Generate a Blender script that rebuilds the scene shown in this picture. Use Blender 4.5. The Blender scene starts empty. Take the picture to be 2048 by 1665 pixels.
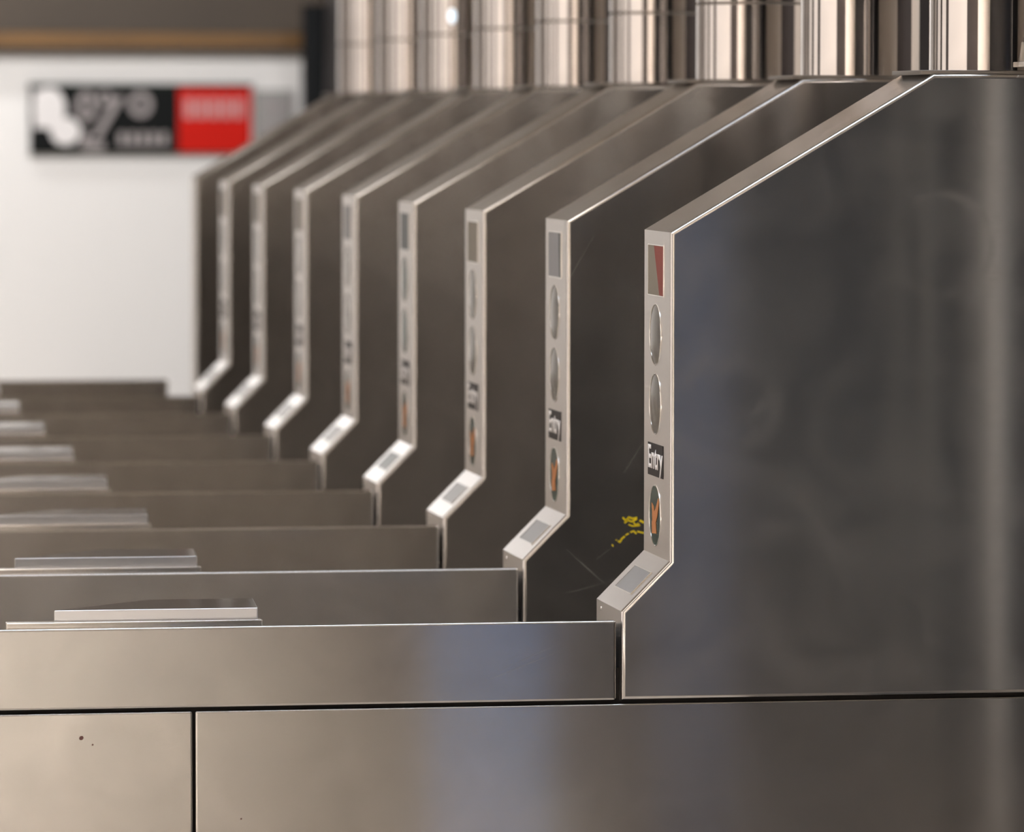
import bpy, bmesh, math, random
from mathutils import Vector, Matrix

random.seed(4)
SC = bpy.context.scene
COL = SC.collection
S = 0.8            # spacing of the gates
Y1 = 6.596         # near face of the nearest gate
T = 0.19           # thickness of a gate
DEPTH = {1: 0.0, 2: 0.0, 3: 0.0, 4: 0.0, 5: 0.0, 6: 0.0, 7: 0.0, 8: -0.07, 9: -0.09}

# ------------------------------------------------------------------ helpers
def link(name, mesh, parent=None, loc=(0, 0, 0), mats=()):
    o = bpy.data.objects.new(name, mesh)
    COL.objects.link(o)
    o.location = loc
    if parent is not None:
        o.parent = parent
    return o

def finish(name, bm, mat, bevel=0.0, seg=3, smooth=True, rims=False):
    bmesh.ops.recalc_face_normals(bm, faces=bm.faces[:])
    if bevel > 0:
        es = [e for e in bm.edges if len(e.link_faces) == 2 and e.calc_face_angle(0) > math.radians(12)
              and not (rims and abs(e.verts[0].co.y - e.verts[1].co.y) > 1e-6)]
        bmesh.ops.bevel(bm, geom=es, offset=bevel, segments=seg, profile=0.5, affect='EDGES', clamp_overlap=True)
    if smooth and (rims or bevel <= 0):
        for e in bm.edges:
            if len(e.link_faces) == 2 and e.calc_face_angle(0) > math.radians(27 if rims else 35):
                e.smooth = False
    me = bpy.data.meshes.new(name)
    bm.to_mesh(me)
    bm.free()
    for m in (mat if isinstance(mat, (list, tuple)) else [mat]):
        me.materials.append(m)
    if smooth:
        for p in me.polygons:
            p.use_smooth = True
    return me

def add_box(bm, x0, x1, y0, y1, z0, z1):
    v = [bm.verts.new(p) for p in ((x0, y0, z0), (x1, y0, z0), (x1, y1, z0), (x0, y1, z0),
                                   (x0, y0, z1), (x1, y0, z1), (x1, y1, z1), (x0, y1, z1))]
    for f in ((0, 3, 2, 1), (4, 5, 6, 7), (0, 1, 5, 4), (1, 2, 6, 5), (2, 3, 7, 6), (3, 0, 4, 7)):
        bm.faces.new([v[i] for i in f])

def add_prism(bm, pts, fn0, fn1):
    a = [bm.verts.new(fn0(p)) for p in pts]
    b = [bm.verts.new(fn1(p)) for p in pts]
    bm.faces.new(a)
    bm.faces.new(b[::-1])
    n = len(pts)
    for i in range(n):
        bm.faces.new((a[i], b[i], b[(i + 1) % n], a[(i + 1) % n]))

def box_mesh(name, dims, mat, bevel=0.0, seg=3):
    bm = bmesh.new()
    add_box(bm, *dims)
    return finish(name, bm, mat, bevel, seg, smooth=bevel > 0)

def weighted(o):
    m = o.modifiers.new('shading', 'WEIGHTED_NORMAL')
    m.keep_sharp = True
    m.weight = 100
    return o

def add_tube(bm, cx, cy, z0, z1, r, n=96, caps=True):
    a, b = [], []
    for i in range(n):
        t = 2 * math.pi * i / n
        a.append(bm.verts.new((cx + r * math.cos(t), cy + r * math.sin(t), z0)))
        b.append(bm.verts.new((cx + r * math.cos(t), cy + r * math.sin(t), z1)))
    for i in range(n):
        bm.faces.new((a[i], a[(i + 1) % n], b[(i + 1) % n], b[i]))
    if caps:
        bm.faces.new(a[::-1])
        bm.faces.new(b)

def lathe_z(bm, prof, cx, cy, n=96):
    rings = []
    for r, z in prof:
        rings.append([bm.verts.new((cx + r * math.cos(2 * math.pi * i / n), cy + r * math.sin(2 * math.pi * i / n), z)) for i in range(n)])
    for a, b in zip(rings, rings[1:]):
        for i in range(n):
            bm.faces.new((a[i], a[(i + 1) % n], b[(i + 1) % n], b[i]))
    bm.faces.new(rings[0][::-1])
    bm.faces.new(rings[-1])

# ------------------------------------------------------------------ materials
def nodes(name):
    m = bpy.data.materials.new(name)
    m.use_nodes = True
    nt = m.node_tree
    return m, nt, nt.nodes['Principled BSDF'], nt.nodes

def plain(name, col, rough=0.5, metal=0.0, spec=0.5, noise=0.0, nscale=6.0, coat=0.0):
    m, nt, p, N = nodes(name)
    p.inputs['Base Color'].default_value = (*col, 1)
    p.inputs['Roughness'].default_value = rough
    p.inputs['Metallic'].default_value = metal
    p.inputs['Specular IOR Level'].default_value = spec
    p.inputs['Coat Weight'].default_value = coat
    if noise > 0:
        tc = N.new('ShaderNodeTexCoord')
        nz = N.new('ShaderNodeTexNoise')
        nz.inputs['Scale'].default_value = nscale
        nz.inputs['Detail'].default_value = 6
        nt.links.new(tc.outputs['Object'], nz.inputs['Vector'])
        mx = N.new('ShaderNodeMix')
        mx.data_type = 'RGBA'
        mx.inputs['A'].default_value = (*[c * (1 - noise) for c in col], 1)
        mx.inputs['B'].default_value = (*[min(1, c * (1 + noise)) for c in col], 1)
        nt.links.new(nz.outputs['Fac'], mx.inputs['Factor'])
        nt.links.new(mx.outputs['Result'], p.inputs['Base Color'])
    return m

def glow(name, col, strength):
    m, nt, p, N = nodes(name)
    p.inputs['Base Color'].default_value = (*[c * 0.2 for c in col], 1)
    p.inputs['Emission Color'].default_value = (*col, 1)
    p.inputs['Emission Strength'].default_value = strength
    return m

def steel(name, col, rough, aniso, brush=(1, 0, 0), extra=(0, 0, 0.05), smudge=0.012, arcs=(), lines=(), seed=0.0, haze=0.0, groove=0.0):
    """Brushed stainless steel: grain runs along `brush`, so highlights smear across it. arcs / lines are
    rubbed marks (x, z, radius, half width) and (x0, z0, x1, z1, half width) in the object's own side plane."""
    m, nt, p, N = nodes(name)
    L = nt.links.new
    p.inputs['Metallic'].default_value = 1.0
    p.inputs['Anisotropic'].default_value = aniso
    geo = N.new('ShaderNodeNewGeometry')
    cr = N.new('ShaderNodeVectorMath'); cr.operation = 'CROSS_PRODUCT'
    L(geo.outputs['Normal'], cr.inputs[0]); cr.inputs[1].default_value = brush
    ad = N.new('ShaderNodeVectorMath'); ad.operation = 'ADD'
    L(cr.outputs[0], ad.inputs[0]); ad.inputs[1].default_value = extra
    L(ad.outputs[0], p.inputs['Tangent'])
    tc = N.new('ShaderNodeTexCoord')
    mp = N.new('ShaderNodeMapping')
    mp.inputs['Location'].default_value = (seed, seed * 0.7, seed * 1.3)
    L(tc.outputs['Object'], mp.inputs['Vector'])
    # cloudy wipe marks
    n1 = N.new('ShaderNodeTexNoise'); n1.inputs['Scale'].default_value = 7.0; n1.inputs['Detail'].default_value = 7
    n1.inputs['Distortion'].default_value = 1.2
    L(mp.outputs[0], n1.inputs['Vector'])
    # fine grain along the brush
    mg = N.new('ShaderNodeMapping')
    mg.inputs['Scale'].default_value = tuple(6.0 if b else 900.0 for b in brush)
    L(tc.outputs['Object'], mg.inputs['Vector'])
    n2 = N.new('ShaderNodeTexNoise'); n2.inputs['Scale'].default_value = 1.0; n2.inputs['Detail'].default_value = 3
    L(mg.outputs[0], n2.inputs['Vector'])
    def math_(op, a, b=None, clamp=False):
        q = N.new('ShaderNodeMath'); q.operation = op; q.use_clamp = clamp
        for i, v in enumerate((a, b)):
            if v is None: continue
            if isinstance(v, (int, float)): q.inputs[i].default_value = v
            else: L(v, q.inputs[i])
        return q.outputs[0]
    r = math_('MULTIPLY_ADD', n1.outputs['Fac'], smudge * 2)
    r.node.inputs[2].default_value = rough - smudge
    g = math_('MULTIPLY_ADD', n2.outputs['Fac'], 0.08)
    g.node.inputs[2].default_value = -0.04
    r = math_('ADD', r, math_('MULTIPLY', g, 0.4))
    marks = None
    sx = N.new('ShaderNodeSeparateXYZ'); L(tc.outputs['Object'], sx.inputs[0])
    # ragged mask so that rubbed marks fade in and out
    nm = N.new('ShaderNodeTexNoise'); nm.inputs['Scale'].default_value = 14.0; nm.inputs['Detail'].default_value = 4
    L(tc.outputs['Object'], nm.inputs['Vector'])
    rag = math_('MULTIPLY', math_('SUBTRACT', nm.outputs['Fac'], 0.38), 4.0, True)
    for (cx, cz, rad, hw, amt) in arcs:
        dx = math_('SUBTRACT', sx.outputs['X'], cx); dz = math_('SUBTRACT', sx.outputs['Z'], cz)
        d = math_('SQRT', math_('ADD', math_('MULTIPLY', dx, dx), math_('MULTIPLY', dz, dz)))
        k = math_('MULTIPLY', math_('SUBTRACT', 1.0, math_('DIVIDE', math_('ABSOLUTE', math_('SUBTRACT', d, rad)), hw), True), amt)
        marks = k if marks is None else math_('MAXIMUM', marks, k)
    for (x0, z0, x1, z1, hw, amt) in lines:
        l = math.hypot(x1 - x0, z1 - z0); ux, uz = (x1 - x0) / l, (z1 - z0) / l
        dx = math_('SUBTRACT', sx.outputs['X'], x0); dz = math_('SUBTRACT', sx.outputs['Z'], z0)
        al = math_('ADD', math_('MULTIPLY', dx, ux), math_('MULTIPLY', dz, uz))
        ac = math_('ABSOLUTE', math_('SUBTRACT', math_('MULTIPLY', dx, uz), math_('MULTIPLY', dz, ux)))
        k = math_('SUBTRACT', 1.0, math_('DIVIDE', ac, hw), True)
        inside = math_('MULTIPLY', math_('GREATER_THAN', al, 0.0), math_('LESS_THAN', al, l))
        k = math_('MULTIPLY', math_('MULTIPLY', k, inside), amt)
        marks = k if marks is None else math_('MAXIMUM', marks, k)
    base = N.new('ShaderNodeMix'); base.data_type = 'RGBA'
    base.inputs['A'].default_value = (*[c * 0.80 for c in col], 1)
    base.inputs['B'].default_value = (*[min(1, c * 1.20) for c in col], 1)
    L(n1.outputs['Fac'], base.inputs['Factor'])
    out_col = base.outputs['Result']
    if marks is not None or haze > 0:
        mk = math_('MULTIPLY', marks, rag) if marks is not None else 0.0
        if haze > 0:
            mk = math_('ADD', mk, math_('MULTIPLY', math_('MULTIPLY', math_('SUBTRACT', n1.outputs['Fac'], 0.45), 3.0, True), haze)) if marks is not None \
                else math_('MULTIPLY', math_('MULTIPLY', math_('SUBTRACT', n1.outputs['Fac'], 0.45), 3.0, True), haze)
        r = math_('ADD', r, math_('MULTIPLY', mk, 0.35))
        L(math_('SUBTRACT', 1.0, mk, True), p.inputs['Metallic'])
    if groove > 0:
        # micro-grooves of the brushing: they tip the normal across the grain only
        tips = []
        for sc_ in (7919.0, 5381.0):
            wm = N.new('ShaderNodeVectorMath'); wm.operation = 'SCALE'; wm.inputs['Scale'].default_value = sc_
            L(tc.outputs['Object'], wm.inputs[0])
            wn = N.new('ShaderNodeTexWhiteNoise'); wn.noise_dimensions = '3D'
            L(wm.outputs[0], wn.inputs['Vector'])
            tips.append(wn.outputs['Value'])
        tip = math_('MULTIPLY', math_('SUBTRACT', math_('ADD', tips[0], tips[1]), 1.0), groove)
        tv = N.new('ShaderNodeVectorMath'); tv.operation = 'SCALE'
        L(cr.outputs[0], tv.inputs[0]); L(tip, tv.inputs['Scale'])
        na = N.new('ShaderNodeVectorMath'); na.operation = 'ADD'
        L(geo.outputs['Normal'], na.inputs[0]); L(tv.outputs[0], na.inputs[1])
        nn = N.new('ShaderNodeVectorMath'); nn.operation = 'NORMALIZE'
        L(na.outputs[0], nn.inputs[0])
        L(nn.outputs[0], p.inputs['Normal'])
    L(out_col, p.inputs['Base Color'])
    L(math_('MAXIMUM', r, 0.05), p.inputs['Roughness'])
    return m

STEEL = (0.66, 0.635, 0.61)
M_hood_near = steel('brushed_steel_rubbed', (0.66, 0.65, 0.64), 0.10, 1.0, seed=1.7, haze=0.06, groove=0.13,
    arcs=((0.365, 1.255, 0.066, 0.009, 0.11), (0.085, 1.045, 0.055, 0.014, 0.06), (0.10, 1.07, 0.035, 0.012, 0.06), (0.02, 1.10, 0.02, 0.03, 0.10),
          (-0.35, 0.60, 0.62, 0.010, 0.06)),
    lines=((0.395, 1.452, 0.412, 1.405, 0.0012, 0.22), (0.400, 1.452, 0.422, 1.400, 0.0012, 0.20), (0.47, 1.43, 0.48, 1.415, 0.001, 0.25),
           (0.09, 1.04, 0.105, 1.075, 0.0015, 0.2), (0.055, 1.03, 0.06, 1.045, 0.0015, 0.2), (0.14, 0.95, 0.28, 0.80, 0.006, 0.07)))
M_hood_scratched = steel('brushed_steel_scratched', STEEL, 0.16, 1.0, seed=5.1,
    lines=((0.0, 0.79, 0.10, 0.70, 0.0012, 0.30), (0.02, 0.73, 0.075, 0.745, 0.001, 0.30), (0.05, 0.745, 0.11, 0.715, 0.001, 0.20),
           (0.045, 0.775, 0.065, 0.79, 0.001, 0.3), (0.085, 0.90, 0.12, 0.955, 0.001, 0.18), (-0.03, 0.72, 0.02, 0.73, 0.001, 0.25),
           (0.0, 1.18, 0.04, 1.25, 0.001, 0.2)))
M_front = plain('satin_steel_front', (0.78, 0.755, 0.735), 0.36, 1.0)
M_nose = plain('satin_steel_nose', (0.67, 0.65, 0.635), 0.17, 1.0)
M_hood = steel('brushed_steel', STEEL, 0.22, 0.97, seed=2.9)
M_shelf = steel('brushed_steel_shelf', (0.57, 0.557, 0.543), 0.10, 1.0, seed=3.3, groove=0.13,
    lines=((-0.30, 0.665, -0.12, 0.735, 0.0010, 0.16), (-0.36, 0.668, -0.2, 0.72, 0.0010, 0.14), (-0.25, 0.69, -0.10, 0.755, 0.001, 0.12)))
M_shelf_far = steel('brushed_steel_shelf_far', (0.66, 0.63, 0.60), 0.24, 0.97, seed=6.3)
M_panel = steel('brushed_steel_panel', (0.65, 0.635, 0.62), 0.10, 1.0, seed=8.2, groove=0.13)
M_post = steel('polished_tube_steel', (0.64, 0.60, 0.575), 0.07, 0.0, brush=(0, 0, 1), extra=(0.01, 0, 0), smudge=0.02)
M_reader = plain('satin_aluminium', (0.60, 0.59, 0.58), 0.10, 1.0)
M_reader_side = plain('satin_aluminium_edge', (0.76, 0.765, 0.79), 0.36, 1.0)
M_plate = plain('bare_steel_plate', (0.80, 0.77, 0.73), 0.25, 1.0)
M_cover = plain('dull_steel_cover', (0.24, 0.22, 0.20), 0.5, 1.0)
M_dark = plain('dark_gap', (0.012, 0.010, 0.010), 0.8)
M_plinth = plain('black_plinth', (0.03, 0.03, 0.03), 0.6)
M_bezel = plain('polished_bezel', (0.85, 0.83, 0.80), 0.18, 1.0)
M_black = plain('black_sign_plastic', (0.022, 0.018, 0.018), 0.4, spec=0.1)
M_white = plain('white_lettering', (0.82, 0.80, 0.80), 0.5, spec=0.1)
M_lens = plain('smoked_lens', (0.09, 0.08, 0.066), 0.15, 0.0, 0.15)
M_lens_dark = plain('dark_green_lens', (0.010, 0.035, 0.028), 0.2, 0.0, 0.1)
M_arrow = plain('orange_arrow', (0.50, 0.21, 0.085), 0.5, spec=0.1)
M_red = plain('red_display_block', (0.20, 0.03, 0.02), 0.4, spec=0.08)  # red reflection in the display glass, painted as colour
M_beige = plain('beige_display', (0.19, 0.165, 0.13), 0.4, spec=0.08, noise=0.15, nscale=14)  # reflected beige put into the display's own colour
M_grey = plain('pale_grey_display', (0.24, 0.24, 0.25), 0.4, spec=0.08)  # reflected pale grey put into the display's own colour
M_blackd = plain('unlit_display', (0.012, 0.02, 0.018), 0.3, spec=0.08)
M_window = plain('reader_window_glass', (0.15, 0.153, 0.162), 0.22, 0.0, 0.4)
M_yellow = plain('yellow_paint', (1.0, 0.76, 0.005), 0.5)
M_led = glow('white_led', (0.80, 0.90, 1.0), 1.6)
M_bolt = plain('galvanised_bracket', (0.55, 0.53, 0.50), 0.5, 0.6, noise=0.2, nscale=60)

# ------------------------------------------------------------------ meshes of a gate (near face at y = 0, going to y = t)
def side_prism(name, pts, y0, y1, mat, bevel=0.006):
    bm = bmesh.new()
    add_prism(bm, pts, lambda p: (p[0], y0, p[1]), lambda p: (p[0], y1, p[1]))
    me = finish(name, bm, [mat, M_front, M_nose], bevel, 4, rims=True)      # folded corners stay crisp, the side rims are rounded
    for p in me.polygons:             # front and nose are satin, without the long grain of the sides
        if p.normal.x < -0.60 and abs(p.normal.y) < 0.6:
            p.material_index = 1 if p.normal.x < -0.9 else 2
    return me

XR = 1.22                     # far right end of a gate
XL = -1.36                    # far left end
ZB = 0.6577                   # seam under hood and shelf
HOOD = [(-0.0645, ZB), (-0.0645, 0.7753), (0, 0.8403), (0, 1.2724), (0.3525, 1.4800), (0.95, 1.4800), (XR, 1.32), (XR, ZB)]
HOOD_END = [(0.0, ZB), (0, 1.2724), (0.3525, 1.4800), (0.95, 1.4800), (XR, 1.32), (XR, ZB)]

def front_disc(name, cy, cz, r, x, mat, dome=0.0016, n=56):
    """disc standing on a face that looks towards -x"""
    bm = bmesh.new()
    rings = [(1.0, 0.0004), (0.998, -0.0003), (0.7, -0.0003 - dome * 0.5), (0.4, -0.0003 - dome * 0.85)]
    prev = None
    for k, (f, dx) in enumerate(rings):
        ring = [bm.verts.new((x + dx, cy + r * f * math.cos(2 * math.pi * i / n), cz + r * f * math.sin(2 * math.pi * i / n))) for i in range(n)]
        if prev:
            for i in range(n):
                bm.faces.new((prev[i], prev[(i + 1) % n], ring[(i + 1) % n], ring[i]))
        prev = ring
    c = bm.verts.new((x - dome - 0.0003, cy, cz))
    for i in range(n):
        bm.faces.new((prev[i], prev[(i + 1) % n], c))
    return finish(name, bm, mat)

def front_ring(name, cy, cz, r0, r1, x, mat, n=56):
    bm = bmesh.new()
    prof = [(r1, 0.0005), (r1, -0.0006), ((r0 + r1) / 2, -0.0012), (r0, -0.0006), (r0, 0.0005)]
    rings = [[bm.verts.new((x + dx, cy + r * math.cos(2 * math.pi * i / n), cz + r * math.sin(2 * math.pi * i / n))) for i in range(n)] for r, dx in prof]
    for a, b in zip(rings, rings[1:]):
        for i in range(n):
            bm.faces.new((a[i], a[(i + 1) % n], b[(i + 1) % n], b[i]))
    return finish(name, bm, mat)

def front_box(name, y0, y1, z0, z1, x0, x1, mat, bevel=0.0):
    return box_mesh(name, (x0, x1, y0, y1, z0, z1), mat, bevel, 2)

def front_frame(name, y0, y1, z0, z1, w, x0, x1, mat):
    bm = bmesh.new()
    add_box(bm, x0, x1, y0 - w, y1 + w, z1, z1 + w)
    add_box(bm, x0, x1, y0 - w, y1 + w, z0 - w, z0)
    add_box(bm, x0, x1, y0 - w, y0, z0, z1)
    add_box(bm, x0, x1, y1, y1 + w, z0, z1)
    return finish(name, bm, mat, smooth=False)

def shelf_mesh(name, x0, x1, t, mat):
    pts = [(0, ZB), (0, 0.7640), (t, 0.7400), (t, ZB)]      # the top sheds water away from the near side
    bm = bmesh.new()
    add_prism(bm, pts, lambda p: (x0, p[0], p[1]), lambda p: (x1, p[0], p[1]))
    return finish(name, bm, mat, 0.004)

def reader_mesh(name, mat):
    pts = [(-0.806, 0.025), (-0.541, 0.025), (-0.533, 0.158), (-0.672, 0.158)]
    bm = bmesh.new()
    add_prism(bm, pts, lambda p: (p[0], p[1], 0.7450), lambda p: (p[0], p[1], 0.7850))
    me = finish(name, bm, [mat, M_reader_side], 0.0012, 3)
    for p in me.polygons:
        if p.normal.z < 0.8: p.material_index = 1
    return me

def text_mesh(name, s, y_left, y_right, z_base, cap, x0, x1, mat):
    cu = bpy.data.curves.new(name, 'FONT')
    cu.body = s
    cu.size = 1.0
    cu.offset = 0.022
    cu.space_character = 1.04
    cu.extrude = 0.0
    cu.resolution_u = 6
    ob = bpy.data.objects.new(name, cu)
    COL.objects.link(ob)
    dg = bpy.context.evaluated_depsgraph_get()
    me = bpy.data.meshes.new_from_object(ob.evaluated_get(dg))
    bpy.data.objects.remove(ob)
    bm = bmesh.new(); bm.from_mesh(me)
    xs = [v.co.x for v in bm.verts]
    k = (y_left - y_right) / (max(xs) - min(xs)); xm = min(xs)
    kz = cap / 0.70
    for v in bm.verts:
        v.co = Vector((x0, y_left - (v.co.x - xm) * k, z_base + v.co.y * kz))
    r = bmesh.ops.extrude_face_region(bm, geom=bm.faces[:])
    for v in [g for g in r['geom'] if isinstance(g, bmesh.types.BMVert)]:
        v.co.x = x1
    me2 = finish(name, bm, mat, smooth=False)
    return me2

def arrow_mesh(name, cy, cz, x, mat):
    # bold slanting arrow in the lamp: (across, up) in units of the lamp's radius; across runs to the right as seen from the front
    main = [(0.62, 0.62), (0.80, 0.50), (0.45, 0.0), (0.20, -0.22), (0.30, -0.58), (-0.42, -0.62), (-0.48, -0.24), (-0.18, 0.02), (0.25, 0.30)]
    wing = [(-0.52, 0.40), (-0.18, 0.30), (-0.02, 0.08), (-0.18, 0.02), (-0.40, -0.15), (-0.44, 0.15)]
    bm = bmesh.new()
    for poly in (main, wing):
        add_prism(bm, poly, lambda p: (x, cy - p[0] * 0.04, cz + p[1] * 0.04), lambda p: (x - 0.0006, cy - p[0] * 0.04, cz + p[1] * 0.04))
    return finish(name, bm, mat, smooth=False)

def slant_box(name, s0, s1, y0, y1, h0, h1, mat, frame=0.0):
    """block lying on the slanting nose between (-0.0645, .7753) and (0, .8403); s runs up the slope, h stands off it"""
    ax = Vector((0.0645, 0, 0.065)).normalized(); nx = Vector((-ax.z, 0, ax.x)); o = Vector((-0.0645, 0, 0.7753))
    bm = bmesh.new()
    def one(a0, a1, b0, b1):
        pts = [(a0, b0), (a1, b0), (a1, b1), (a0, b1)]
        add_prism(bm, pts, lambda p: o + ax * p[0] + nx * h0 + Vector((0, p[1], 0)), lambda p: o + ax * p[0] + nx * h1 + Vector((0, p[1], 0)))
    if frame > 0:
        f = frame
        one(s0 - f, s1 + f, y0 - f, y0); one(s0 - f, s1 + f, y1, y1 + f); one(s0 - f, s0, y0, y1); one(s1, s1 + f, y0, y1)
    else:
        one(s0, s1, y0, y1)
    return finish(name, bm, mat, smooth=False)

ME = {}
ME['hood'] = side_prism('hood', HOOD, 0, T, M_hood)
ME['hood_near'] = side_prism('hood_near', HOOD, 0, T, M_hood_near)
ME['hood_scratched'] = side_prism('hood_scratched', HOOD, 0, T, M_hood_scratched)
T9 = 0.12
ME['hood_end'] = side_prism('hood_end', HOOD_END, 0, T9, M_hood)
for key, t in (('', T), ('_end', T9)):
    ME['shelf' + key] = shelf_mesh('shelf', XL, -0.0707, t, M_shelf)
    ME['shelf_far' + key] = shelf_mesh('shelf', XL, -0.0707, t, M_shelf_far)
    ME['panel_l' + key] = box_mesh('side_panel', (XL, -0.6290, 0, t, 0.10, 0.6535), M_panel, 0.0025)
    ME['panel_r' + key] = box_mesh('side_panel', (-0.6255, XR, 0, t, 0.10, 0.6535), M_panel, 0.0025)
    ME['core' + key] = box_mesh('chassis', (XL + 0.02, XR - 0.02, 0.012, t - 0.012, 0.09, 0.70), M_dark)
    ME['plinth' + key] = box_mesh('plinth', (XL + 0.03, XR - 0.03, 0.015, t - 0.015, 0.0, 0.10), M_plinth, 0.003)
    # cover plate under the post, set in from the near edge
    ME['cover' + key] = box_mesh('top_plate', (0.338, 0.93, 0.012, t - 0.012, 1.4795, 1.4855), M_cover, 0.0012)
PX, PR = 0.4600, 0.0887
def post_mesh(t):
    bm = bmesh.new(); lathe_z(bm, [(PR, 1.4853), (PR, 1.6075)], PX, t / 2)
    return finish('post', bm, M_post)
def post_upper_mesh(t):
    bm = bmesh.new(); lathe_z(bm, [(PR, 1.6125), (PR, 2.35)], PX, t / 2)
    return finish('post_extension', bm, M_post)
def post_seam_mesh(t):
    bm = bmesh.new(); lathe_z(bm, [(PR - 0.003, 1.6070), (PR - 0.003, 1.6130)], PX, t / 2)
    return finish('post_seam', bm, M_cover)
def autosmooth_caps(me):
    for p in me.polygons:
        if len(p.vertices) > 4: p.use_smooth = False
    return me
for key, t in (('', T), ('_end', T9)):
    ME['post' + key] = autosmooth_caps(post_mesh(t)); ME['post_upper' + key] = autosmooth_caps(post_upper_mesh(t)); ME['post_seam' + key] = autosmooth_caps(post_seam_mesh(t))
ME['reader'] = reader_mesh('card_reader', M_reader)
ME['reader_base'] = box_mesh('base_plate', (-0.868, -0.5365, 0.012, 0.034, 0.752, 0.7705), M_plate, 0.0012)
ME['disp_frame'] = front_frame('bezel', 0.0450, 0.1520, 1.1872, 1.2530, 0.0012, -0.0013, 0.0005, M_bezel)
def disp(mat, name='display'):
    return front_box(name, 0.0450, 0.1520, 1.1872, 1.2530, -0.0006, 0.0010, mat)
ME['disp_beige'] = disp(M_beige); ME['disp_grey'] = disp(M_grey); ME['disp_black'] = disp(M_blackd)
def disp_block(pts, mat, name):
    bm = bmesh.new()
    add_prism(bm, pts, lambda p: (-0.0006, p[0], p[1]), lambda p: (-0.0010, p[0], p[1]))
    return finish(name, bm, mat, smooth=False)
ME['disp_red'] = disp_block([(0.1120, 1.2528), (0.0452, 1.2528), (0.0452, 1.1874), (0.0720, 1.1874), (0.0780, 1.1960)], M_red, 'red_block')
ME['disp_stripe'] = disp_block([(0.0680, 1.2528), (0.0452, 1.2528), (0.0452, 1.1874), (0.0600, 1.1874)], M_blackd, 'dark_stripe')  # dark part of the second display's reflection, painted as a shape
for nm, z in (('lamp_a', 1.1343), ('lamp_b', 1.0420), ('lamp_c', 0.8930)):
    ME[nm] = front_disc('lens', 0.1025, z, 0.0395, 0.0, M_lens if nm != 'lamp_c' else M_lens_dark, 0.0018 if nm != 'lamp_c' else 0.0003)
    ME[nm + 'ring'] = front_ring('lens_rim', 0.1025, z, 0.0392, 0.0408, 0.0, M_bezel)
for nm in ('lamp_a', 'lamp_b'):
    z = 1.1343 if nm == 'lamp_a' else 1.0420
    ME[nm + 'd'] = front_disc('lens', 0.1025, z, 0.0395, 0.0, M_lens_dark, 0.0018)
ME['arrow'] = arrow_mesh('arrow', 0.1025, 0.8930, -0.0006, M_arrow)
ME['entry'] = front_box('entry_sign', 0.0455, 0.1525, 0.9455, 0.9890, -0.0008, 0.0008, M_black)
ME['entry_text'] = text_mesh('lettering', 'Entry', 0.1490, 0.0468, 0.9560, 0.0300, -0.0007, -0.0013, M_white)
ME['win'] = slant_box('reader_window', 0.028, 0.066, 0.036, 0.150, -0.0004, 0.0005, M_window)
ME['win_dark'] = slant_box('reader_window', 0.028, 0.066, 0.036, 0.150, -0.0004, 0.0005, M_lens_dark)
ME['winf'] = slant_box('window_rim', 0.028, 0.066, 0.036, 0.150, -0.0004, 0.0010, M_bezel, 0.0012)
bm = bmesh.new()
add_prism(bm, [(0.1480 + 0.003 * math.cos(a * math.pi / 6), 0.7655 + 0.003 * math.sin(a * math.pi / 6)) for a in range(12)],
          lambda p: (-0.0640, p[0], p[1]), lambda p: (-0.0657, p[0], p[1]))
ME['screw'] = finish('screw', bm, M_bezel, 0.0005, 1)

def tag(o, label=None, cat=None, group=None, kind=None):
    if label: o['label'] = label
    if cat: o['category'] = cat
    if group: o['group'] = group
    if kind: o['kind'] = kind
    return o

LABELS = {
    1: 'nearest stainless steel fare gate, in sharp focus, red block on its display',
    2: 'second fare gate from the front, yellow paint scribbles on its side and grey display',
    3: 'third fare gate from the front, softly blurred Entry sign under a beige display',
    4: 'fourth fare gate from the front, dark display and lamps on its narrow front',
    5: 'fifth fare gate from the front, pale front face next behind the dark-lamped gate',
    6: 'sixth fare gate from the front, three pale blurred fronts ahead of the end gate remain',
    7: 'seventh fare gate from the front, small white light glowing on its post',
    8: 'eighth fare gate from the front, the farthest one with a bright angled nose',
    9: 'end fare gate against the white wall, slim and straight without an angled nose',
}
LABELS[6] = 'sixth fare gate from the front, just nearer than the gate with a white post light'

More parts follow.
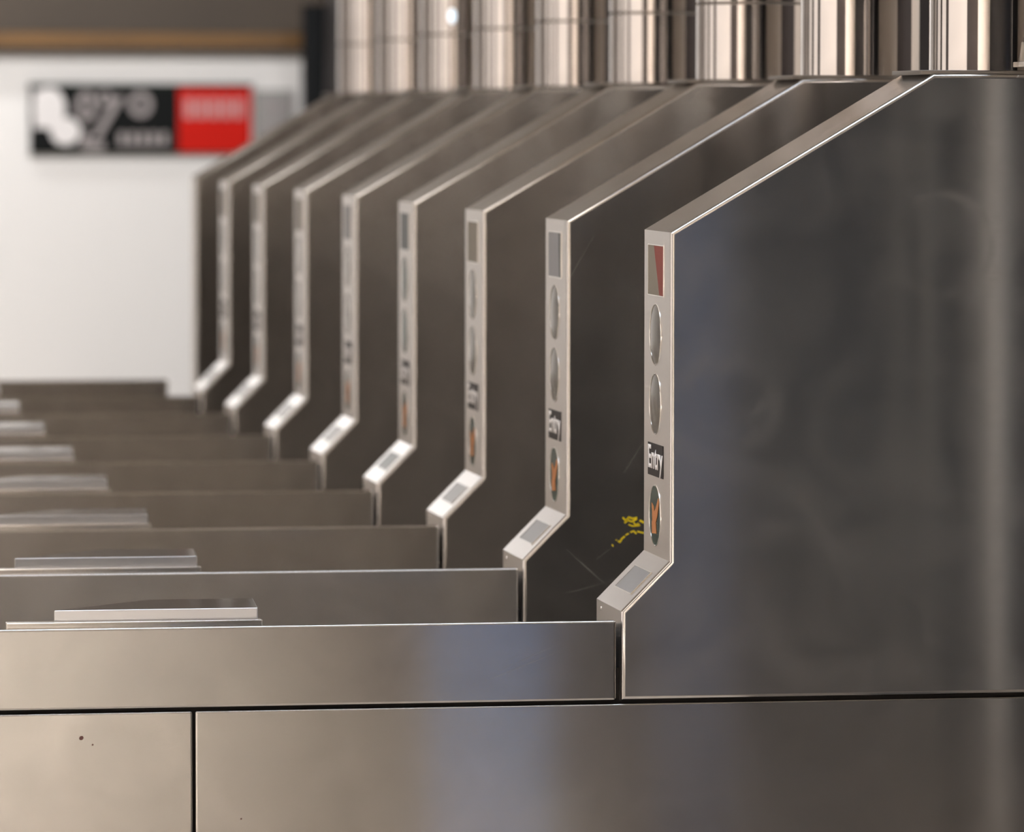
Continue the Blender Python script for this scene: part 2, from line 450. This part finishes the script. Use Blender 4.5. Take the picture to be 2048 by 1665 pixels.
def build_gate(k):
    loc = (0, Y1 + (k - 1) * S + DEPTH[k], 0)
    r = bpy.data.objects.new('fare_gate', None)
    COL.objects.link(r)
    r.location = loc
    r.empty_display_size = 0.2
    tag(r, LABELS[k], 'fare gate', 'row of stainless steel fare gates')
    e = '_end' if k == 9 else ''
    def part(name, key, parent=r, label=None, w=False):
        o = link(name, ME[key], parent)
        if w: weighted(o)
        if label: o['label'] = label
        return o
    part('hood', 'hood_end' if k == 9 else {1: 'hood_near', 2: 'hood_scratched'}.get(k, 'hood'), w=True)
    part('shelf', ('shelf' if k == 1 else 'shelf_far') + e, w=True)
    part('side_panel', 'panel_l' + e, w=True)
    part('side_panel', 'panel_r' + e, w=True)
    part('chassis', 'core' + e, label='black inner frame seen in the gaps')
    part('plinth', 'plinth' + e)
    part('top_plate', 'cover' + e)
    p = part('post', 'post' + e, label='round polished steel post on the top plate')
    part('post_seam', 'post_seam' + e, p)
    part('post_extension', 'post_upper' + e, p)
    if k < 9:
        cr = part('card_reader', 'reader', w=True)
        part('base_plate', 'reader_base', cr)
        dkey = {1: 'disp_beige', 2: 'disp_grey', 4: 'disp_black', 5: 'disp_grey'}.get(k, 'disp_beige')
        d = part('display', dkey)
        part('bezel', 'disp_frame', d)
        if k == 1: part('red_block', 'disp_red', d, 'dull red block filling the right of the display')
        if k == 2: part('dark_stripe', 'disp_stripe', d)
        for nm in ('lamp_a', 'lamp_b'):
            l = part('indicator_lamp', nm + ('d' if k == 4 else ''))
            part('lens_rim', nm + 'ring', l)
        l = part('arrow_lamp', 'lamp_c', label='dark green round lamp with an orange arrow')
        part('lens_rim', 'lamp_cring', l)
        part('arrow', 'arrow', l)
        s = part('entry_sign', 'entry', label='black sign reading Entry in white')
        part('lettering', 'entry_text', s)
        wn = part('reader_window', 'win_dark' if k == 4 else 'win')
        part('window_rim', 'winf', wn)
        part('screw', 'screw')
    return r

GATES = {k: build_gate(k) for k in range(1, 10)}

# bracket clamped on the nearest gate's post
bm = bmesh.new()
add_box(bm, 0.4690, 0.5400, -0.020, 0.020, 1.4897, 1.4965)
br = link('bracket', finish('bracket', bm, M_bolt, 0.001, 2), GATES[1])
bm = bmesh.new()
prof = [(0.0290, 1.4965), (0.0255, 1.5100), (0.0235, 1.5230)]
lathe_z(bm, prof, 0.5045, 0.0, 40)
link('bracket_body', finish('bracket_body', bm, M_bolt, 0.001, 2), br)
bm = bmesh.new(); lathe_z(bm, [(0.020, 1.5225), (0.020, 1.5290), (0.0155, 1.5300), (0.0155, 1.62)], 0.5045, 0.0, 32)
link('bracket_pin', finish('bracket_pin', bm, M_cover), br)
bm = bmesh.new(); add_box(bm, 0.480, 0.528, -0.0215, 0.012, 1.4820, 1.4900)
# yellow paint scribbles on the side of the second gate
bm.free()
bm = bmesh.new()
def stroke(pts, w):
    for (x0, z0), (x1, z1) in zip(pts, pts[1:]):
        d = Vector((x1 - x0, z1 - z0)); d.normalize(); n = Vector((-d.y, d.x)) * w * 0.68; e = d * w * 0.35
        q = [(x0 - e.x + n.x, z0 - e.y + n.y), (x0 - e.x - n.x, z0 - e.y - n.y), (x1 + e.x - n.x, z1 + e.y - n.y), (x1 + e.x + n.x, z1 + e.y + n.y)]
        add_prism(bm, q, lambda p: (p[0], 0.0001, p[1]), lambda p: (p[0], -0.0003, p[1]))
def ypx(px, py):          # scribble sketched on a grid of 0.72 mm cells, lower left cell at (.0764, .7996)
    return (0.0764 + (px - 1235) * 0.000732, 0.7996 + (1085 - py) * 0.000732)
for poly, w in (([(1246, 1036), (1252, 1042), (1258, 1035), (1266, 1038), (1274, 1036)], 0.0018), ([(1250, 1046), (1256, 1041), (1264, 1044), (1274, 1039)], 0.0018),
                ([(1268, 1046), (1272, 1051), (1277, 1048), (1280, 1052), (1266, 1053), (1258, 1050)], 0.0014), ([(1281, 1042), (1288, 1046)], 0.0022),
                ([(1262, 1065), (1268, 1063), (1273, 1068)], 0.0016), ([(1276, 1064), (1288, 1067)], 0.0016), ([(1252, 1071), (1257, 1068)], 0.0014),
                ([(1237, 1083), (1240, 1085), (1244, 1078), (1249, 1074)], 0.0018), ([(1224, 1090), (1226, 1093)], 0.001), ([(1232, 1080), (1233, 1081)], 0.001)):
    stroke([ypx(*p) for p in poly], w)
link('paint_scribble', finish('paint_scribble', bm, M_yellow, smooth=False), GATES[2])['label'] = 'yellow paint scribble'
# two tiny dirt specks on the nearest gate's left panel
bm = bmesh.new()
for (cx, cz, r) in ((-0.7730, 0.6215, 0.0030), (-0.7585, 0.6125, 0.0013), (-0.566, 0.512, 0.0012)):
    add_prism(bm, [(cx + r * math.cos(a * 1.047) * (1 + 0.3 * math.sin(a * 2.1)), cz + r * math.sin(a * 1.047)) for a in range(6)],
              lambda p: (p[0], 0.0001, p[1]), lambda p: (p[0], -0.0002, p[1]))
link('dirt_speck', finish('dirt_speck', bm, plain('reddish_dirt', (0.16, 0.075, 0.07), 0.8), smooth=False), GATES[1])
# small white lamp on the seventh gate's post
bm = bmesh.new()
bmesh.ops.create_uvsphere(bm, u_segments=20, v_segments=12, radius=0.0085, matrix=Matrix.Translation((0.430, T / 2 - PR + 0.003, 1.651)) @ Matrix.Diagonal((1, 0.6, 1.9, 1)))
link('status_light', finish('status_light', bm, M_led), GATES[7])['label'] = 'small glowing white light on the post'

# ------------------------------------------------------------------ the hall
XW0, XW1, YR, YB, ZC = -6.0, 7.0, -8.0, 22.0, 3.3
M_wall = plain('white_wall_paint', (0.86, 0.85, 0.84), 0.55, noise=0.02, nscale=1.5)
M_wall_left = plain('cream_wall_paint', (0.80, 0.765, 0.745), 0.6, noise=0.04)
M_brownwall = plain('dark_brown_cladding', (0.035, 0.028, 0.027), 0.5, noise=0.3, nscale=3)
M_rear = plain('dark_rear_wall', (0.019, 0.020, 0.024), 0.6, noise=0.2)
M_ceil = plain('brown_ceiling', (0.42, 0.385, 0.35), 0.7, noise=0.15)
M_beam = plain('brown_concrete_beam', (0.062, 0.045, 0.031), 0.6, noise=0.25, nscale=2.5)
M_gold = plain('golden_wood_strip', (0.165, 0.078, 0.014), 0.5, noise=0.35, nscale=3.0)
M_post_black = plain('black_painted_steel', (0.006, 0.007, 0.008), 0.6, spec=0.1)
M_column = plain('pale_column', (0.62, 0.56, 0.50), 0.5)

def floor_material():
    m, nt, p, N = nodes('terrazzo_floor')
    L = nt.links.new
    tc = N.new('ShaderNodeTexCoord')
    sp = N.new('ShaderNodeSeparateXYZ'); L(tc.outputs['Object'], sp.inputs[0])
    vor = N.new('ShaderNodeTexVoronoi'); vor.inputs['Scale'].default_value = 60
    L(tc.outputs['Object'], vor.inputs['Vector'])
    def tone(a, b):
        mx = N.new('ShaderNodeMix'); mx.data_type = 'RGBA'
        mx.inputs['A'].default_value = (*a, 1); mx.inputs['B'].default_value = (*b, 1)
        L(vor.outputs['Color'], mx.inputs['Factor'])
        return mx.outputs['Result']
    pale = tone((0.56, 0.50, 0.44), (0.66, 0.60, 0.53))
    dark = tone((0.11, 0.11, 0.112), (0.15, 0.15, 0.153))
    added_dark_tone = tone((0.022, 0.022, 0.023), (0.03, 0.03, 0.031))  # darker floor zone added to dim what the nearest gate reflects
    mid = tone((0.07, 0.07, 0.07), (0.10, 0.10, 0.10))
    brown = tone((0.19, 0.165, 0.14), (0.24, 0.21, 0.18))
    def step(x, a, b):
        g = N.new('ShaderNodeMath'); g.operation = 'GREATER_THAN'; g.inputs[1].default_value = x
        L(sp.outputs['X'], g.inputs[0])
        q = N.new('ShaderNodeMix'); q.data_type = 'RGBA'
        L(g.outputs[0], q.inputs['Factor']); L(a, q.inputs['A']); L(b, q.inputs['B'])
        return q.outputs['Result']
    pale = step(0.64, step(0.46, step(0.26, pale, brown), mid), brown)  # tone zones added so the nearest gate reflects pale and dark bands
    gt = N.new('ShaderNodeMath'); gt.operation = 'GREATER_THAN'; gt.inputs[1].default_value = 1.05
    L(sp.outputs['X'], gt.inputs[0])
    mx = N.new('ShaderNodeMix'); mx.data_type = 'RGBA'
    L(gt.outputs[0], mx.inputs['Factor']); L(pale, mx.inputs['A']); L(dark, mx.inputs['B'])
    g2 = N.new('ShaderNodeMath'); g2.operation = 'GREATER_THAN'; g2.inputs[1].default_value = 0.9
    L(sp.outputs['Y'], g2.inputs[0])
    both = N.new('ShaderNodeMath'); both.operation = 'MULTIPLY'
    L(g2.outputs[0], both.inputs[0]); L(gt.outputs[0], both.inputs[1])
    my = N.new('ShaderNodeMix'); my.data_type = 'RGBA'
    L(both.outputs[0], my.inputs['Factor']); L(mx.outputs['Result'], my.inputs['A']); L(added_dark_tone, my.inputs['B'])
    L(my.outputs['Result'], p.inputs['Base Color'])
    p.inputs['Roughness'].default_value = 0.45
    return m

def struct(name, dims, mat, bevel=0.0):
    o = link(name, box_mesh(name, dims, mat, bevel, 2))
    o['kind'] = 'structure'
    return o

struct('floor', (XW0, XW1, YR, YB, -0.1, 0.0), floor_material())
struct('ceiling', (XW0, XW1, YR, YB, ZC, ZC + 0.1), M_ceil)
struct('wall_back', (XW0, 1.42, YB, YB + 0.15, 0, ZC), M_wall)
struct('wall_right_back', (1.42, XW1, YB - 0.4, YB + 0.15, 0, ZC), M_brownwall)
struct('wall_left', (XW0 - 0.15, XW0, YR, YB, 0, ZC), M_wall_left)
struct('wall_right', (XW1, XW1 + 0.15, YR, YB, 0, ZC), M_column)
struct('trim_7', (XW1 - 0.06, XW1, 4.2, 9.2, 0, ZC), M_brownwall)  # unseen dark strip, added for a dark stripe in the posts' reflections
struct('trim_8', (XW0, XW0 + 0.06, 0.2, 3.6, 0, ZC), M_brownwall)  # unseen dark strip on the left, also added for the posts' reflections
for q, y in enumerate((8.2, 10.4, 13.0, 17.0)):
    struct('trim_%d' % (9 + q), (XW0, XW0 + 0.05, y, y + 0.75, 0, ZC), M_brownwall)  # more unseen dark strips, added to stripe the reflections in the posts
struct('wall_rear', (XW0, XW1, YR - 0.15, YR, 0, ZC), M_rear)
# beam across the back wall, golden strip along its foot
struct('trim_1', (-0.28, 1.42, YB - 0.09, YB, 1.790, ZC), M_beam)
struct('trim_2', (-0.28, 1.42, YB - 0.10, YB, 1.728, 1.788), M_gold)
struct('trim_3', (-0.28, 1.42, YB - 0.08, YB, 1.700, 1.728), M_beam)
# slim unseen poles added beside the camera, to reflect streaks in the nearest gate
M_pole = plain('pale_rail_paint', (0.62, 0.60, 0.58), 0.6)
M_pole_dark = plain('grey_rail_paint', (0.22, 0.215, 0.21), 0.6)
def streak_pole(name, x, y, r):
    bm = bmesh.new()
    lathe_z(bm, [(r, 0.0), (r, 2.6)], x, y, 24)
    o = link(name, finish(name, bm, M_pole if r > 0.015 else M_pole_dark)); o['kind'] = 'structure'
for q, (x, r) in enumerate(((1.638, 0.021), (1.580, 0.006), (1.481, 0.010), (1.408, 0.006))):
    streak_pole('trim_%d' % (14 + q), x, 2.0, r)

# unseen soffit added at the right rear, to darken the nearest gate's reflections
struct('trim_13', (0.9, XW1, YR, 4.6, 2.75, ZC), plain('dark_soffit', (0.10, 0.10, 0.108), 0.7))
# unseen blue glowing panel added behind the camera to tint the steel reflections
wf = link('window_1', front_frame('window_1', 0, 0, 0, 0, 0.01, 0, 0.01, M_column))
wf['kind'] = 'structure'
bm = bmesh.new(); add_box(bm, 1.72, 2.34, YR - 0.01, YR + 0.03, 0.15, 1.35)
wf.data = finish('window_1', bm, M_column, smooth=False)
bm = bmesh.new(); add_box(bm, 1.78, 2.28, YR + 0.03, YR + 0.035, 0.2, 1.30)
link('pane', finish('pane', bm, glow('blue_daylight', (0.26, 0.50, 1.0), 1.15), smooth=False), wf)

w2 = link('window_2', box_mesh('window_2', (2.66, 3.12, YR - 0.01, YR + 0.03, 0.25, 1.35), M_column)); w2['kind'] = 'structure'  # second unseen glowing panel, added to tint the nearest hood's left edge
link('pane', box_mesh('pane', (2.72, 3.06, YR + 0.03, YR + 0.035, 0.30, 1.30), glow('dim_daylight', (0.42, 0.58, 1.0), 0.32)), w2)

# ------------------------------------------------------------------ sign and notice on the back wall
YS = YB - 0.03
sg = bpy.data.objects.new('wall_sign', None); COL.objects.link(sg); sg.location = (0.6625, YB, 1.416)
tag(sg, 'wide black station sign with a red right end on the white wall', 'sign')
def sub(name, bm, mat, parent, label=None):
    me = finish(name, bm, mat, smooth=False)
    o = link(name, me, parent)
    o.matrix_parent_inverse = Matrix.Identity(4)
    # meshes are written in hall coordinates
    for v in me.vertices:
        v.co -= Vector(sg.location) if parent in (sg, *SIGN) else Vector(nt_.location)
    SIGN.append(o) if parent in (sg, *SIGN) else None
    if label: o['label'] = label
    return o
M_pale = plain('grey_lettering', (0.36, 0.33, 0.33), 0.5, spec=0.1)
SIGN = []
bm = bmesh.new(); add_box(bm, 0.190, 0.823, YS - 0.01, YB, 1.278, 1.555)
board = sub('board', bm, plain('black_enamel', (0.007, 0.008, 0.008), 0.5, spec=0.08), sg)
bm = bmesh.new(); add_box(bm, 0.823, 1.136, YS - 0.01, YB, 1.278, 1.555)
redb = sub('red_panel', bm, plain('red_enamel', (0.60, 0.012, 0.006), 0.5, spec=0.1), sg, 'red panel at the right end of the sign')
bm = bmesh.new()
add_box(bm, 0.185, 1.141, YS - 0.014, YB, 1.555, 1.572); add_box(bm, 0.185, 1.141, YS - 0.014, YB, 1.270, 1.278)
sub('sign_frame', bm, plain('dark_green_frame', (0.012, 0.02, 0.015), 0.5, spec=0.1), sg)
def sx(px): return 0.065 + (px / 2048.0) * 0.0 + (px - 0) * 0.002141
def sz(py): return 1.7035 - (py - 105) * 0.002135
def flat(bm, pts, y0, y1):
    add_prism(bm, [(sx(a), sz(b)) for a, b in pts], lambda p: (p[0], y0, p[1]), lambda p: (p[0], y1, p[1]))
def ell(cx, cy, rx, ry, n=28):
    return [(cx + rx * math.cos(2 * math.pi * i / n), cy + ry * math.sin(2 * math.pi * i / n)) for i in range(n)]
bm = bmesh.new()
flat(bm, ell(96, 216, 32, 42), YS - 0.016, YS - 0.0095)
flat(bm, ell(128, 262, 30, 28), YS - 0.0155, YS - 0.0095)
flat(bm, [(66, 180), (82, 180), (82, 256), (66, 256)], YS - 0.015, YS - 0.0095)
sub('pictogram', bm, M_white, board, 'rounded white shape at the left of the sign')
bm = bmesh.new()
flat(bm, [(229, 192), (246, 192), (196, 276), (180, 276)], YS - 0.0155, YS - 0.0095)
flat(bm, [(160, 300), (160, 262), (174, 262), (174, 284), (206, 284), (206, 300)], YS - 0.015, YS - 0.0095)
sub('arrow', bm, M_pale, board, 'slanting white arrow')
bm = bmesh.new()
def outline(cx, cy, rx, ry, w):
    n = 28
    o_, i_ = ell(cx, cy, rx, ry, n), ell(cx, cy, rx - w, ry - w, n)
    for q in range(n):
        flat(bm, [o_[q], o_[(q + 1) % n], i_[(q + 1) % n], i_[q]], YS - 0.015, YS - 0.0095)
for ring in ((170, 212, 21, 30, 13), (208, 196, 14, 15, 8), (278, 208, 24, 26, 13)):
    outline(*ring)
    sub('ring_symbol', bm, M_pale, board)
    bm = bmesh.new()
for q in range(5):
    flat(bm, [(234 + q * 21, 264), (248 + q * 21, 264), (248 + q * 21, 292), (234 + q * 21, 292)], YS - 0.015, YS - 0.0095)
sub('lettering', bm, M_pale, board)
bm = bmesh.new()
for q in range(5):
    flat(bm, [(366 + q * 25, 196), (384 + q * 25, 196), (384 + q * 25, 236), (366 + q * 25, 236)], YS - 0.015, YS - 0.0095)
sub('red_panel_lettering', bm, plain('pale_pink_lettering', (0.60, 0.30, 0.30), 0.5, spec=0.1), redb)

nt_ = bpy.data.objects.new('wall_notice', None); COL.objects.link(nt_); nt_.location = (1.23, YB, 1.42)
tag(nt_, 'faded grey notice on the white wall right of the red sign panel', 'notice')
bm = bmesh.new(); add_box(bm, 1.150, 1.315, YS, YB, 1.300, 1.545)
nb = sub('board', bm, plain('faded_grey_board', (0.30, 0.30, 0.29), 0.5), nt_)
bm = bmesh.new()
for (a, b, c, d) in ((528, 192, 546, 230), (552, 200, 564, 250), (570, 190, 580, 225), (522, 240, 545, 262)):
    flat(bm, [(a, b), (c, b), (c, d), (a, d)], YS - 0.004, YS + 0.001)
me = finish('pale_marks', bm, M_pale, smooth=False)
o = link('pale_marks', me, nt_)
for v in me.vertices: v.co -= Vector(nt_.location)

# black post standing before the back wall
bp = bpy.data.objects.new('black_post', None); COL.objects.link(bp); bp.location = (1.345, YB - 0.55, 0)
tag(bp, 'black square post standing before the white wall, behind the far gates', 'post')
link('shaft', box_mesh('shaft', (-0.046, 0.046, -0.046, 0.046, 0.02, 1.90), M_post_black, 0.004, 2), bp)
link('foot_plate', box_mesh('foot_plate', (-0.11, 0.11, -0.11, 0.11, 0.0, 0.02), M_post_black, 0.003, 2), bp)
link('cap', box_mesh('cap', (-0.054, 0.054, -0.054, 0.054, 1.90, 1.925), M_beam, 0.004, 2), bp)

# ------------------------------------------------------------------ light
def area(name, loc, size, power, col=(1, 0.93, 0.84), aim=None, spread=180):
    l = bpy.data.lights.new(name, 'AREA')
    l.shape = 'RECTANGLE'
    l.size, l.size_y = size
    l.energy = power
    l.color = col
    l.spread = math.radians(spread)
    o = bpy.data.objects.new(name, l)
    COL.objects.link(o)
    o.location = loc
    if aim is not None:
        d = Vector(aim) - Vector(loc)
        o.rotation_euler = d.to_track_quat('-Z', 'Y').to_euler()
    return o

area('wall_washer', (-1.2, 21.35, 2.92), (2.6, 0.12), 27, (1.0, 0.98, 0.97), aim=(-1.2, 22.0, 1.6))  # added fill, brightens the upper wall that the noses reflect
area('ceiling_lamp_back', (-0.4, 17.5, 3.2), (4.4, 0.5), 215, (1.0, 0.98, 0.97), aim=(0.0, 22.0, 0.6))
area('ceiling_lamp_left', (-4.2, 6.0, 3.2), (14.0, 0.4), 320, (1.0, 0.965, 0.93), aim=(-6.0, 6.0, 0.8))
area('ceiling_lamp_right', (5.5, 10.0, 3.2), (18.0, 0.4), 320, (1.0, 0.96, 0.93), aim=(7.0, 10.0, 1.0))
area('ceiling_lamp_rear', (-2.4, -1.5, 3.2), (1.4, 5.0), 1180, (1.0, 0.968, 0.932), spread=100)
area('ceiling_lamp_rear_right', (2.2, -2.6, 2.70), (1.2, 3.0), 70, (0.95, 0.97, 1.0), spread=100)  # added fill for the floor reflected in the nearest hood
area('ceiling_lamp_poles', (1.75, 3.7, 2.70), (0.7, 0.2), 3.5, (1.0, 0.97, 0.94), aim=(1.55, 2.0, 0.9), spread=50)  # added fill aimed at the poles, to light their streaks
area('ceiling_lamp_front', (-0.5, 6.5, 3.2), (1.8, 0.5), 6, (0.72, 0.84, 1.0), spread=70)  # added fill overhead, for bright top edges on the nearest gate
area('ceiling_lamp_gates', (2.4, 9.0, 3.2), (0.4, 6.0), 250, (1.0, 0.96, 0.92))  # added fill to lift the dark aisle sides and the yellow paint
area('ceiling_lamp_entry', (-1.25, 8.2, 3.2), (0.4, 6.0), 55, (1.0, 0.96, 0.92))  # added fill for the farther shelves and the aisle floor
w = bpy.data.worlds.new('world'); SC.world = w; w.use_nodes = True
w.node_tree.nodes['Background'].inputs[0].default_value = (0.5, 0.47, 0.44, 1)
w.node_tree.nodes['Background'].inputs[1].default_value = 0.3

# ------------------------------------------------------------------ camera
cd = bpy.data.cameras.new('camera'); cam = bpy.data.objects.new('camera', cd); COL.objects.link(cam)
yaw, pit, rol, fpx = 0.160107, 0.057768, 0.000786, 10262.5
F = Vector((math.sin(yaw) * math.cos(pit), math.cos(yaw) * math.cos(pit), -math.sin(pit)))
R = Vector((math.cos(yaw), -math.sin(yaw), 0)); U = R.cross(F)
R2 = R * math.cos(rol) + U * math.sin(rol); U2 = -R * math.sin(rol) + U * math.cos(rol)
mw = Matrix(((R2.x, U2.x, -F.x, -1.27515), (R2.y, U2.y, -F.y, 0), (R2.z, U2.z, -F.z, 1.42), (0, 0, 0, 1)))
cam.matrix_world = mw
cd.sensor_fit = 'HORIZONTAL'; cd.sensor_width = 36; cd.lens = fpx / 2048 * 36
cd.clip_end = 100
cd.dof.use_dof = True
cd.dof.focus_distance = (Vector((0.0, Y1 + 0.07, 0.95)) - Vector((-1.27515, 0, 1.42))).dot(F)
cd.dof.aperture_fstop = 5.8
SC.camera = cam

SC.view_settings.view_transform = 'Standard'
SC.view_settings.look = 'None'
SC.view_settings.exposure = 0.0
SC.view_settings.gamma = 1.0
SC.view_settings.use_curve_mapping = False
